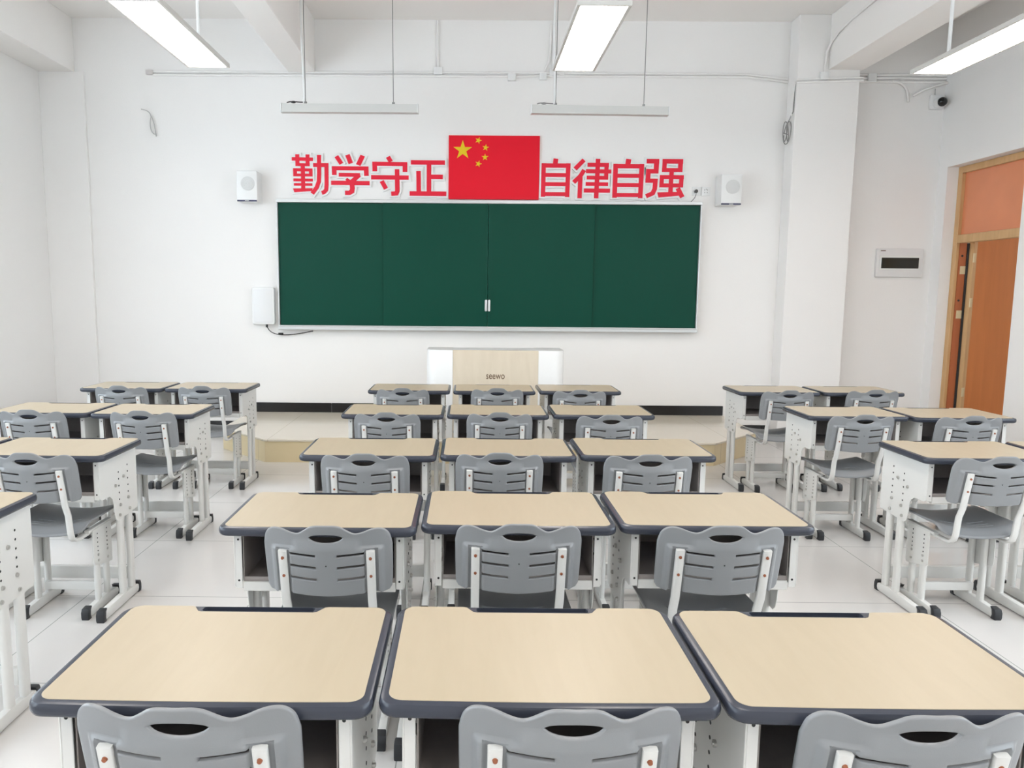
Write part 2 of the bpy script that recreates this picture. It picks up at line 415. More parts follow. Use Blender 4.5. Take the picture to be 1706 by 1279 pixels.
# ------------------------------------------------------------------ wall lettering
STROKES = {
 'diligent': [((118,232),(630,240),85), ((253,120),(253,405),95), ((500,122),(500,408),95), ((205,370),(550,375),70), ((382,370),(384,990),100),
  ((145,498),(615,502),75), ((148,625),(615,628),70), ((192,460),(192,660),92), ((572,465),(572,660),85), ((148,748),(620,750),70), ((158,860),(608,862),65),
  [(135,958),(612,950),(590,1022),(165,1055)], ((632,380),(1005,380),98), ((778,130),(775,600),(765,780),(710,930),(600,1085),100), ((955,340),(952,850),(940,990),(890,1045),(832,1065),98)],
 'learn': [((250,168),(365,355),100), ((505,130),(580,345),105), ((855,148),(750,385),110), ((145,465),(985,468),100), ((195,420),(198,635),105), ((932,420),(938,652),105),
  ((300,628),(790,632),95), ((775,625),(600,800),105), ((470,730),(600,830),70), ((122,828),(1010,832),105), ((600,830),(612,960),(600,1040),(540,1078),(440,1078),110)],
 'keep': [((520,165),(590,290),105), ((150,340),(975,345),100), ((205,290),(208,530),110), ((922,295),(922,540),110), ((120,678),(1010,682),108),
  ((735,475),(740,1020),(715,1080),(595,1090),108), ((370,770),(470,965),105)],
 'upright': [((135,325),(968,328),110), ((578,330),(578,1095),110), ((580,680),(918,682),110), ((322,540),(328,1095),110), ((105,1098),(1005,1102),112)],
 'self': [((495,180),(475,330),115), ((202,300),(195,1160),105), ((797,300),(785,1165),105), ((155,358),(850,358),110), ((205,600),(790,600),100), ((200,835),(785,835),100), ((195,1090),(780,1090),100)],
 'rule': [((375,220),(165,440),105), ((385,465),(300,610),(140,770),105), ((298,640),(290,1160),105), ((712,190),(690,1160),108), ((462,338),(975,338),100), ((430,495),(1035,498),98),
  ((450,650),(960,655),92), ((920,290),(915,700),100), ((428,808),(968,812),92), ((388,968),(1018,970),102)],
 'strong': [((128,268),(415,268),110), ((358,215),(350,560),112), ((135,508),(400,508),105), ((178,460),(168,780),105), ((115,735),(395,735),100), ((345,690),(335,930),(290,1040),(140,1110),105),
  ((542,215),(534,520),100), ((905,215),(900,520),105), ((490,268),(960,268),110), ((485,475),(950,475),95), ((708,480),(695,1080),100), ((448,645),(990,645),95), ((440,845),(980,845),95),
  ((490,600),(485,890),95), ((938,600),(930,890),100), [(395,1015),(870,1000),(900,1090),(430,1140)], ((860,910),(975,1130),105)]}
def stroke_polys(ch, grow):
    out = []
    for st in STROKES[ch]:
        if isinstance(st, list):
            c = [sum(p[k] for p in st)/len(st) for k in (0, 1)]
            out.append([(p[0]+(grow if p[0] > c[0] else -grow), p[1]+(grow if p[1] > c[1] else -grow)) for p in st]); continue
        P = [Vector(p) for p in st[:-1]]; h = st[-1]/2+grow
        d0 = (P[0]-P[1]).normalized(); d1 = (P[-1]-P[-2]).normalized()
        P[0] = P[0]+d0*grow; P[-1] = P[-1]+d1*grow
        L, R = [], []
        for i, p in enumerate(P):
            a = (P[i]-P[i-1]).normalized() if i else (P[1]-P[0]).normalized()
            b = (P[i+1]-P[i]).normalized() if i < len(P)-1 else a
            d = (a+b).normalized(); nrm = Vector((-d.y, d.x)); k = h/max(.5, d.dot(a))
            L.append(tuple(p+nrm*k)); R.append(tuple(p-nrm*k))
        out.append(L+R[::-1])
    return out
def glyph(ch, grow, x0, x1, z0, z1, ya, yb, name, m, parent):
    base = [p for q in stroke_polys(ch, 0) for p in q]
    u0, u1 = min(p[0] for p in base), max(p[0] for p in base); v0, v1 = min(p[1] for p in base), max(p[1] for p in base)
    mb = MB()
    for i, q in enumerate(stroke_polys(ch, grow)):
        pts = [(x0+(u-u0)/(u1-u0)*(x1-x0), z1-(v-v0)/(v1-v0)*(z1-z0)) for u, v in q]
        mb.prism(pts, 'y', ya+.00008*i, yb)
    rel(mb.build(name, m, parent, smooth=False), parent)
TXT = [('diligent', -1.786, -1.415, 2.436, 2.834), ('learn', -1.391, -1.0, 2.436, 2.84), ('keep', -.985, -.604, 2.43, 2.826), ('upright', -.595, -.222, 2.432, 2.785),
       ('self', .735, 1.03, 2.43, 2.812), ('rule', 1.05, 1.442, 2.42, 2.812), ('self', 1.459, 1.772, 2.425, 2.812), ('strong', 1.79, 2.19, 2.425, 2.812)]
lab = ['leftmost red cut-out Chinese character with white border, above the chalkboard',
       'second red Chinese character from the left in the wall motto, three strokes on top',
       'third red Chinese character from the left in the wall motto, with a roof-like top',
       'red Chinese character of straight strokes touching the left edge of the flag',
       'red box-shaped Chinese character right against the flag, on its right side',
       'red Chinese character between the two identical box-shaped characters right of the flag',
       'red box-shaped Chinese character farther from the flag, second from the right end',
       'rightmost red Chinese character of the wall motto, nearest the wall socket']
for (ch, x0, x1, z0, z1), lb in zip(TXT, lab):
    t = empty('wall_character', (0, YF, 0)); t.location = ((x0+x1)/2, YF, z0)
    tag(t, lb, 'lettering', 'red motto characters above the chalkboard')
    glyph(ch, 44, x0, x1, z0, z1, 7.790, YF-.001, 'backing', M_white, t)
    glyph(ch, 0, x0, x1, z0, z1, 7.785, 7.789, 'red_face', M_redtxt, t)

# ------------------------------------------------------------------ speakers
def speaker(cx, lb):
    t = empty('wall_speaker', (cx, YF, 2.345)); tag(t, lb, 'speaker', 'white wall speakers beside the chalkboard')
    MB().prism(rrect(-.102, .102, 0, .30, .012), 'y', -.19, -.001, .006).build('cabinet', M_white, t)
    g = MB().cyl((.01, -.193, .175), 'y', .068, .008, 40)
    for k in range(5): g.tube([(.01+(.012+.012*k)*math.cos(a*PI/16), -.198, .175+(.012+.012*k)*math.sin(a*PI/16)) for a in range(32)], .0016, 6, closed=True)
    g.build('grille', M_grille, t)
    MB().box(-.098, .098, -.196, -.188, 0, .016, .002, 1).build('base_strip', M_navy, t)
    MB().box(-.02, .02, -.198, -.1955, .004, .010).build('nameplate', M_grille, t, smooth=False)
speaker(-2.20, 'small white wall speaker left of the chalkboard, beside the motto')
speaker(2.607, 'small white wall speaker right of the chalkboard, beside the wall socket')

# ------------------------------------------------------------------ control box, sockets, cables
t = empty('control_box', (-2.10, YF, 1.12)); tag(t, 'white rounded control box on the wall at the chalkboard\'s lower left edge', 'wall box')
MB().prism(rrect(-.115, .115, 0, .38, .022), 'y', -.07, -.001, .010).build('casing', M_white, t)
MB().prism(rrect(-.098, .098, .018, .362, .016), 'y', -.0725, -.0695, .002).build('front_cover', mat('cover_white', (.80, .80, .80), .3), t)
c = MB().tube(bez((-2.07, 7.76, 1.115), (-2.05, 7.76, .98), (-1.85, 7.78, 1.00), (-1.60, 7.795, 1.055), 24), .0045, 8).cyl((-1.93, 7.772, 1.026), 'x', .009, .05, 10).cyl((-2.07, 7.76, 1.105), 'z', .012, .03, 12)
tag(c.build('power_cable', M_blackp), 'thin black cable drooping from the white control box to the board edge', 'cable')

t = empty('wall_socket', (2.315, YF, 2.50)); tag(t, 'white wall socket plate with a black plug, right of the motto', 'socket')
MB().prism(rrect(-.045, .045, -.045, .045, .006), 'y', -.010, -.001, .003).build('face_plate', M_white, t)
t = empty('wall_socket', (2.41, YF, 2.50)); tag(t, 'empty white wall socket plate, between plugged socket and right speaker', 'socket')
MB().prism(rrect(-.045, .045, -.045, .045, .006), 'y', -.010, -.001, .003).build('face_plate', M_white, t)
s = MB()
for dx, dz in ((-.012, -.014), (.012, -.014), (-.014, .012), (.014, .012), (0, .018)): s.box(dx-.002, dx+.002, -.0108, -.0098, dz-.006, dz+.006)
s.build('pin_holes', M_hole, t, smooth=False)
t = empty('power_plug', (2.302, YF-.01, 2.495)); tag(t, 'black plug in the wall socket with a short cord to the board', 'plug')
MB().cyl((0, -.018, 0), 'y', .018, .036, 18, .014).build('plug_body', M_blackp, t)
MB().tube(bez((0, -.03, -.01), (.0, -.04, -.06), (-.02, -.02, -.08), (-.06, -.015, -.118), 14), .004, 8).build('cord', M_cable, t)
t = MB()
pts = []
for i in range(100):
    a = i/100*2*PI*3; rr = .050+.012*math.sin(a/3+1)
    pts.append((3.150+.018*math.sin(a/3*2), 7.70+rr*math.cos(a), 3.06+(.095+.018*math.sin(a/3))*math.sin(a)))
t.tube(pts, .0045, 6).tube([(3.155, 7.70, 3.15), (3.170, 7.62, 3.24), (3.176, 7.62, 3.5)], .005, 8).tube([(3.15, 7.66, 3.03), (3.08, 7.62, 3.04)], .0035, 6)
tag(t.build('coiled_cable', M_cable), 'coil of grey cable hanging beside the right wall pillar near the ceiling', 'cable')
t = MB().tube(bez((-3.29, 7.79, 3.265), (-3.24, 7.78, 3.25), (-3.2, 7.78, 3.25), (-3.19, 7.78, 3.19), 8)+bez((-3.19, 7.78, 3.19), (-3.22, 7.79, 3.1), (-3.20, 7.79, 3.03), (-3.16, 7.79, 3.02), 8), .005, 6)
t.tube(bez((-3.19, 7.79, 3.2), (-3.17, 7.79, 3.15), (-3.16, 7.79, 3.1), (-3.15, 7.79, 3.0), 8), .005, 6)
tag(t.build('hanging_cable', mat('pale_cable', (.55, .53, .52), .5)), 'loose pale cable end hanging on the front wall at upper left', 'cable')

# conduits
cond = empty('wall_conduit', (0, YF, 3.61)); tag(cond, 'white surface conduit running along the front wall below the beams', 'conduit')
def ctube(path, r=.011, name='pipe'): return rel(MB().tube(path, r, 8).build(name, M_wall, cond), cond)
ctube([(-3.16, 7.796, 3.627), (-.35, 7.796, 3.637)]); ctube([(-3.16, 7.796, 3.598), (.40, 7.796, 3.603)])
ctube([(-.28, 7.796, 3.637), (.9, 7.796, 3.637)]); ctube([(.45, 7.79, 3.597), (.73, 7.79, 3.612), (.95, 7.796, 3.607)])
ctube([(.95, 7.796, 3.637), (2.75, 7.796, 3.637), (2.95, 7.79, 3.615), (3.17, 7.79, 3.59)])
ctube([(.95, 7.796, 3.608), (2.75, 7.796, 3.612), (2.95, 7.79, 3.59), (3.17, 7.79, 3.565)])
ctube([(3.17, 7.588, 3.505), (3.82, 7.588, 3.53)]); ctube([(3.17, 7.588, 3.53), (3.45, 7.588, 3.545), (3.82, 7.588, 3.555)], .009)
for dz in (0, -.035, .03): ctube([(3.8, 7.796, 3.61+dz), (4.745, 7.796, 3.608+dz)], .013)
ctube([(-.313, 7.796, 3.66), (-.318, 7.796, 4.13)], .014); ctube([(.84, 7.796, 3.65), (.835, 7.796, 4.13)], .014)
ctube([(.74, 7.796, 3.63)]+bez((.76, 7.796, 3.68), (.80, 7.796, 3.75), (.805, 7.79, 3.8), (.81, 7.79, 4.1), 6), .009)
ctube([(3.43, 7.588, 3.56), (3.45, 7.588, 3.80)]+bez((3.46, 7.58, 3.82), (3.465, 7.5, 3.93), (3.465, 7.3, 3.96), (3.465, 6.4, 3.98), 8), .012)
ctube(bez((4.2, 7.79, 3.575), (4.33, 7.79, 3.57), (4.37, 7.79, 3.52), (4.38, 7.79, 3.38), 10), .012)
ctube(bez((4.745, 7.77, 3.56), (4.6, 7.77, 3.53), (4.52, 7.78, 3.50), (4.42, 7.79, 3.44), 10), .012)
ctube([(3.172, 7.62, 3.52), (3.168, 7.64, 3.2)], .008)
for (x, z, w, h, yy) in ((-3.19, 3.62, .045, .045, YF), (-.31, 3.65, .06, .07, YF), (.425, 3.592, .055, .065, YF), (.735, 3.60, .05, .06, YF), (.83, 3.64, .045, .06, YF), (3.43, 3.565, .055, .07, 7.6), (4.0, 3.61, .06, .075, YF)):
    tag(MB().box(x-w/2-.012, x+w/2+.012, yy-.04, yy-.001, z-h/2, z+h/2, .004).build('junction_box', mat('jbox', (.60, .56, .55), .5) if x < -3 else M_white),
        {-3.19: 'small grey junction box at the far left end of the wall conduit', -.31: 'white junction box on the conduit left of the flag, below a riser pipe',
         .425: 'white junction box on the conduit just right of the flag, lowest of three', .735: 'white junction box on the conduit, middle one left of the hanging panel light',
         .83: 'white junction box behind the corner of the middle panel light', 3.43: 'white junction box on the right pillar under the ceiling beam',
         4.0: 'white junction box on the conduit between right pillar and security camera'}[x], 'junction box', 'junction boxes on the wall conduit')

# security camera
t = empty('security_camera', (4.67, YF, 3.38)); tag(t, 'white dome security camera in the upper right corner above the door', 'camera')
MB().prism(rrect(-.075, .06, -.07, .07, .012), 'y', -.03, -.001, .004).build('mount_plate', M_white, t)
MB().cyl((0, -.06, -.01), 'y', .055, .07, 28, .05).build('camera_body', M_white, t)
d = MB().sphere((0, -.10, -.015), .045, 24).build('lens_dome', mat('lens_black', (.01, .01, .01), .08), t)
MB().tube([(-.03, -.02, .07), (-.032, -.02, .13)], .004, 6).build('cable_stub', M_cable, t)

# distribution box
t = empty('distribution_box', (4.407, YF, 1.795)); tag(t, 'light grey electrical distribution box with dark window, left of the door', 'electrical box')
MB().prism(rrect(-.236, .236, -.143, .143, .008), 'y', -.035, -.001, .006).build('cover', mat('box_grey', (.80, .79, .785), .4), t)
MB().prism(rrect(-.205, .205, -.07, .075, .004), 'y', -.042, -.034, .003).build('window_frame', mat('box_frame', (.86, .87, .84), .35), t)
MB().box(-.19, .19, -.046, -.041, -.056, .052, .002, 1).build('window_flap', M_window, t)
MB().box(-.20, -.15, -.037, -.034, .118, .126).build('printed_mark', M_brown, t, smooth=False)

# ------------------------------------------------------------------ lectern
LY = 6.38
t = empty('lectern', (.245, LY, .2)); tag(t, 'white lectern with pale wood front panel and curved white sides on the platform', 'lectern')
def side(sg):
    o = [(sg*.366, 0), (sg*.366, .36), (sg*.59, .36)]
    for i in range(9):
        a = PI/2*i/8; o.append((sg*(.50+.09*math.cos(a)), .09-.09*math.sin(a)))
    return MB().prism(o, 'z', .0, .772, .004).build('side_panel', M_white, t)
side(-1); side(1)
MB().box(-.366, .366,   .004, .03, 0, .772, .002, 1).build('front_panel', M_lwood, t)
MB().box(-.366, .366, .03, .36, .70, .769, .002, 1).build('top', M_white, t)
c = bpy.data.curves.new('g', 'FONT'); c.body = 'seewo'; c.size = .085; c.extrude = .0008; c.offset = .0006; c.space_character = 1.02
o = bpy.data.objects.new('g', c); COL.objects.link(o); bpy.context.view_layer.update(); me = evaluated(o)
bpy.data.objects.remove(o)
xs_ = [v.co.x for v in me.vertices]; w0, w1 = min(xs_), max(xs_)
for v in me.vertices: v.co = ((v.co.x-(w0+w1)/2)*(.158/(w1-w0))-.0, .0035-v.co.z, .528+v.co.y*1.0)
mk('logo', me, M_brown, t, smooth=False)

# ------------------------------------------------------------------ lamps
def panel_light(cx, y0, lb):
    t = empty('panel_light', (cx, y0, 3.0)); tag(t, lb, 'ceiling light', 'hanging rectangular panel lights')
    L, hw = 1.21, .148
    h = MB().box(-hw, hw, 0, .014, -.003, .026, .002, 1).box(-hw, hw, L-.014, L, -.003, .026, .002, 1)
    h.box(-hw, -hw+.019, .014, L-.014, -.003, .026, .002, 1).box(hw-.019, hw, .014, L-.014, -.003, .026, .002, 1).box(-hw+.019, hw-.019, .014, L-.014, .012, .026)
    h.build('housing', M_house, t, smooth=False)
    MB().box(-hw+.0195, hw-.0195, .0145, L-.0145, 0, .008).build('diffuser', M_panel, t, smooth=False)
    for y in (.10, L-.18):
        z = ZC-3.0
        MB().tube([(0.0, y, .025), (0.0, y, z)], .006 if y < .5 else .012, 8).cyl((0, y, .034), 'z', .02, .016, 14).build('suspension_rod', M_white, t)
for (cx, y0, lb) in ((-1.815, 4.23, 'left hanging panel light, the one nearest the left wall, in the front row'), (.728, 4.26, 'middle hanging panel light, above the centre block of desks'), (3.232, 4.28, 'right hanging panel light, near the wall with the door')):
    panel_light(cx, y0, lb)
for r, y0 in enumerate((1.55, -1.1)):  # out-of-view rows, assumed to repeat the front one and put in for light
    for (cx, nm) in ((-1.815, 'left'), (.728, 'middle'), (3.232, 'right')):
        panel_light(cx, y0, nm+' unseen hanging panel light in the '+('row over the camera' if r == 0 else 'row at the room\'s back'))
def tube_light(x0, z, tilt, lb):
    t = empty('board_light', (x0, 6.9, z)); tag(t, lb, 'lamp', 'slim unlit board lamps')
    t.rotation_euler = (0, tilt, 0)
    L = 1.213
    MB().prism([(-.035, 0), (.035, 0), (.022, .075), (-.022, .075)], 'x', 0, L, .003, 1).build('lamp_body', M_tube, t)
    for a in (-.004, L-.006): MB().box(a, a+.010, -.037, .037, -.002, .078, .002, 1).build('end_cap', M_white, t, smooth=False)
    for k, x in enumerate((.215, .995)):
        MB().tube([(x, 0, .075), (x-.006, 0, ZC-z-.01)], .004, 6).cyl((x, 0, .085), 'z', .012, .02, 12).build('suspension_wire', M_cable, t)
    MB().tube(bez((.2, 0, .085), (.22, .0, .2), (.17, 0, .6), (.19, 0, ZC-z-.01), 10), .010, 8).build('feed_cable', M_white, t)
    MB().tube(bez((.05, -.005, .085), (.09, -.01, .10), (.12, -.02, .085), (.2, 0, .09), 8), .005, 6).sphere((.11, -.012, .088), .015, 12, (1.6, .8, .7)).build('wire_joint', M_blackp if tilt == 0 else M_cable, t)
tube_light(-1.665, 3.035, 0, 'slim white board lamp hanging above the motto, left of the flag')
tube_light(.552, 3.038, .008, 'slim white board lamp hanging right of the flag, above the motto')

# ------------------------------------------------------------------ desk
def make_desk():
    t = empty('student_desk', (0, 0, 0))
    # rim: rounded-edge slab, near edge bowed toward the user
    def outline(ins, bow=.007):
        base = rrect(ins, .6-ins, ins-.012, .4-ins, .04, 8, rs=(.032-ins*.5, .040-ins*.5, .040-ins*.5, .032-ins*.5))
        out = []
        # add intermediate points on the near edge
        for (x, y) in base:
            k = max(0, 1-y/.2); out.append((x, y-bow*k*(1-((x-.3)/.3)**2)))
        near = []
        n = len(out); last = out[-1]; first = out[0]
        for i in range(1, 10):
            x = last[0]+(first[0]-last[0])*i/10
            near.append((x, ins-.012-bow*(1-((x-.3)/.3)**2)))
        return out+near
    prof = [(.010, .7495), (.004, .7475), (.0010, .743), (0, .736), (.0005, .730), (.003, .7245), (.008, .7215), (.016, .7215)]
    bm = bmesh.new(); rings = []
    for ins, z in prof: rings.append([bm.verts.new((x, y, z)) for x, y in outline(ins)])
    n = len(rings[0])
    for a, b in zip(rings, rings[1:]):
        for i in range(n): bm.faces.new((a[i], a[(i+1) % n], b[(i+1) % n], b[i]))
    bm.faces.new(rings[0]); bm.faces.new(rings[-1][::-1])
    bmesh.ops.recalc_face_normals(bm, faces=bm.faces[:])
    mb = MB(); mb.bm = bm; rim = mb.build('edge_rim', M_rim, t)
    cut = MB().prism(rrect(.176, .424, .3675, .3905, .008), 'z', .741, .76).build('cut', M_rim, None, smooth=False)
    bool_cut(rim, [cut])
    me = rim.data; me.materials.clear(); me.materials.append(M_rim)
    # wood inlay with a notch for the pen groove
    r = .026; x0, x1, y0, y1 = .017, .583, .003, .393
    o = []
    base = rrect(x0, x1, y0, y1, r, 8)
    m = len(base)
    for i, p in enumerate(base):
        o.append(p)
        if i == 17:      # end of the far right corner
            o += [(.453, y1), (.445, y1-.003), (.431, y1-.026), (.423, y1-.029), (.177, y1-.029), (.169, y1-.026), (.155, y1-.003), (.147, y1)]
    o = [(x, y-(.005*(1-((x-.3)/.3)**2) if y < .02 else 0)) for x, y in o]
    for i in range(1, 8):
        x = o[-1][0] if False else x0+r+(x1-x0-2*r)*i/8
        o.append((x, y0-.005*(1-((x-.3)/.3)**2)))
    MB().prism(o, 'z', .7440, .7500+.0004, .0006, 1).build('tabletop', M_wood, t, smooth=False)
    # side panels with flange
    sp = [(.028, .7205), (.028, .552), (.045, .540), (.115, .538), (.140, .522), (.150, .50), (.156, .45), (.165, .42), (.182, .405), (.385, .415), (.392, .43), (.392, .7205)]
    for s in (0, 1):
        xo = .040 if s == 0 else .560; xi = xo+(.0035 if s == 0 else -.0035); xf = .064 if s == 0 else .536
        mb = MB().prism(sp, 'x', min(xo, xi), max(xo, xi), .001, 1)
        mb.box(min(xi, xf), max(xi, xf), .028, .0315, .545, .7205, .001, 1)
        mb.box(min(xi, xf), max(xi, xf), .3885, .392, .42, .7205, .001, 1)
        p = mb.build('side_panel', M_metal, t, smooth=False)
        mb = MB(); sg = -1 if s == 0 else 1
        for k in range(5):
            mb.cyl((xo+sg*.0004, .205, .63-.032*k), 'x', .0042, .001, 10); mb.cyl((xo+sg*.0004, .295, .645-.032*k), 'x', .0042, .001, 10)
        for zz in (.70, .57): mb.cyl(((xi+xf)/2, .0278, zz), 'y', .0035, .001, 10)
        for k in range(6): mb.cyl(((xi-sg*.0006), .12+.03*(k % 3), .66-.05*(k//3)), 'x', .005, .001, 10)
        mb.build('adjusting_holes', M_hole, p, smooth=False)
        for (yy, zz) in ((.25, .60), (.17, .575), (.21, .475), (.29, .49), (.20, .43), (.30, .435)):
            MB().cyl((xo+sg*.003, yy, zz), 'x', .0075, .006, 12).cyl((xo+sg*.006, yy, zz), 'x', .0045, .004, 8).build('bolt', M_bolt, p)
        xc = .0525 if s == 0 else .5475
        xl0 = xo+.006 if s == 0 else xo-.03
        for yy in (.225, .315):
            MB().prism(rrect(xc-.012, xc+.012, yy-.021, yy+.021, .010, 4), 'z', .045, .56, 0).build('leg', M_metal, t)
        fb = MB().prism([(.015, .004), (.36, .004), (.368, .012), (.368, .034), (.345, .044), (.20, .052), (.03, .046), (.008, .034), (.008, .012)], 'x', xc-.014, xc+.014, .004, 2).build('foot_bar', M_metal, t)
        for (a, b) in ((-.006, .034), (.346, .382)):
            lo = a < .1
            o = [(a+.004, 0), (b-.008 if lo else b-.004, 0), (b-(.014 if lo else 0), .02 if lo else .012), (b-(.010 if lo else 0), .044 if lo else .034), (b if lo else b-.008, .056 if lo else .052), (a+.008 if lo else a, .052 if lo else .056), (a if lo else a+.010, .034 if lo else .044), (a if lo else a+.014, .012 if lo else .02)]
            MB().prism(o, 'x', xc-.018, xc+.018, .004, 2).build('foot_cap', M_cap, fb)
    # tray
    mb = MB().box(.066, .534, .034, .385, .565, .569)
    mb.box(.066, .069, .034, .385, .569, .718).box(.531, .534, .034, .385, .569, .718).box(.069, .531, .382, .385, .569, .718)
    mb.box(.069, .531, .034, .038, .569, .580, .001, 1)
    mb.build('book_tray', M_tray, t, smooth=False)
    MB().box(.066, .534, .030, .060, .535, .5645, .002, 1).build('front_rail', M_metal, t, smooth=False)
    MB().box(.066, .534, .30, .33, .50, .5645, .002, 1).build('rear_rail', M_metal, t, smooth=False)
    MB().box(.0645, .5355, .300, .326, .085, .145, .004, 2).build('crossbar', M_metal, t)
    return t

# ------------------------------------------------------------------ chair
def smst(a, b, v):
    v = max(0, min(1, (v-a)/(b-a))); return v*v*(3-2*v)
def grid_cut(bm, axis, vals):
    for v in vals:
        no = [0, 0, 0]; no[axis] = 1; co = [0, 0, 0]; co[axis] = v
        bmesh.ops.bisect_plane(bm, geom=bm.verts[:]+bm.edges[:]+bm.faces[:], plane_co=co, plane_no=no, dist=1e-5)

def curve_plate(outer, holes, thick, bevel):
    c = bpy.data.curves.new('p', 'CURVE'); c.dimensions = '2D'; c.fill_mode = 'BOTH'; c.extrude = thick/2-bevel; c.bevel_depth = bevel; c.bevel_resolution = 2; c.offset = -bevel
    for pts in [outer]+holes:
        s = c.splines.new('POLY'); s.points.add(len(pts)-1); s.use_cyclic_u = True
        for q, p in zip(s.points, pts): q.co = (p[0], p[1], 0, 1)
    o = bpy.data.objects.new('p', c); COL.objects.link(o); bpy.context.view_layer.update()
    me = evaluated(o); bpy.data.objects.remove(o); bpy.data.curves.remove(c)
    bm = bmesh.new(); bm.from_mesh(me); bpy.data.meshes.remove(me)
    bmesh.ops.remove_doubles(bm, verts=bm.verts[:], dist=1e-5)
    return bm

def spline(pts, n=5):
    out = []
    for i in range(len(pts)-1):
        p0 = pts[max(i-1, 0)]; p1 = pts[i]; p2 = pts[i+1]; p3 = pts[min(i+2, len(pts)-1)]
        for k in range(n):
            t = k/n
            out.append(tuple(.5*((2*p1[j])+(-p0[j]+p2[j])*t+(2*p0[j]-5*p1[j]+4*p2[j]-p3[j])*t*t+(-p0[j]+3*p1[j]-3*p2[j]+p3[j])*t**3) for j in (0, 1)))
    out.append(pts[-1]); return out

def slot(cx, cz, hw, hh, tilt):
    r = []
    for i in range(9):
        u = -hw+2*hw*i/8; r.append((cx+u, cz+hh+tilt*u))
    top = r[::-1]; bot = [(x, z-2*hh) for x, z in r]
    return bot+top

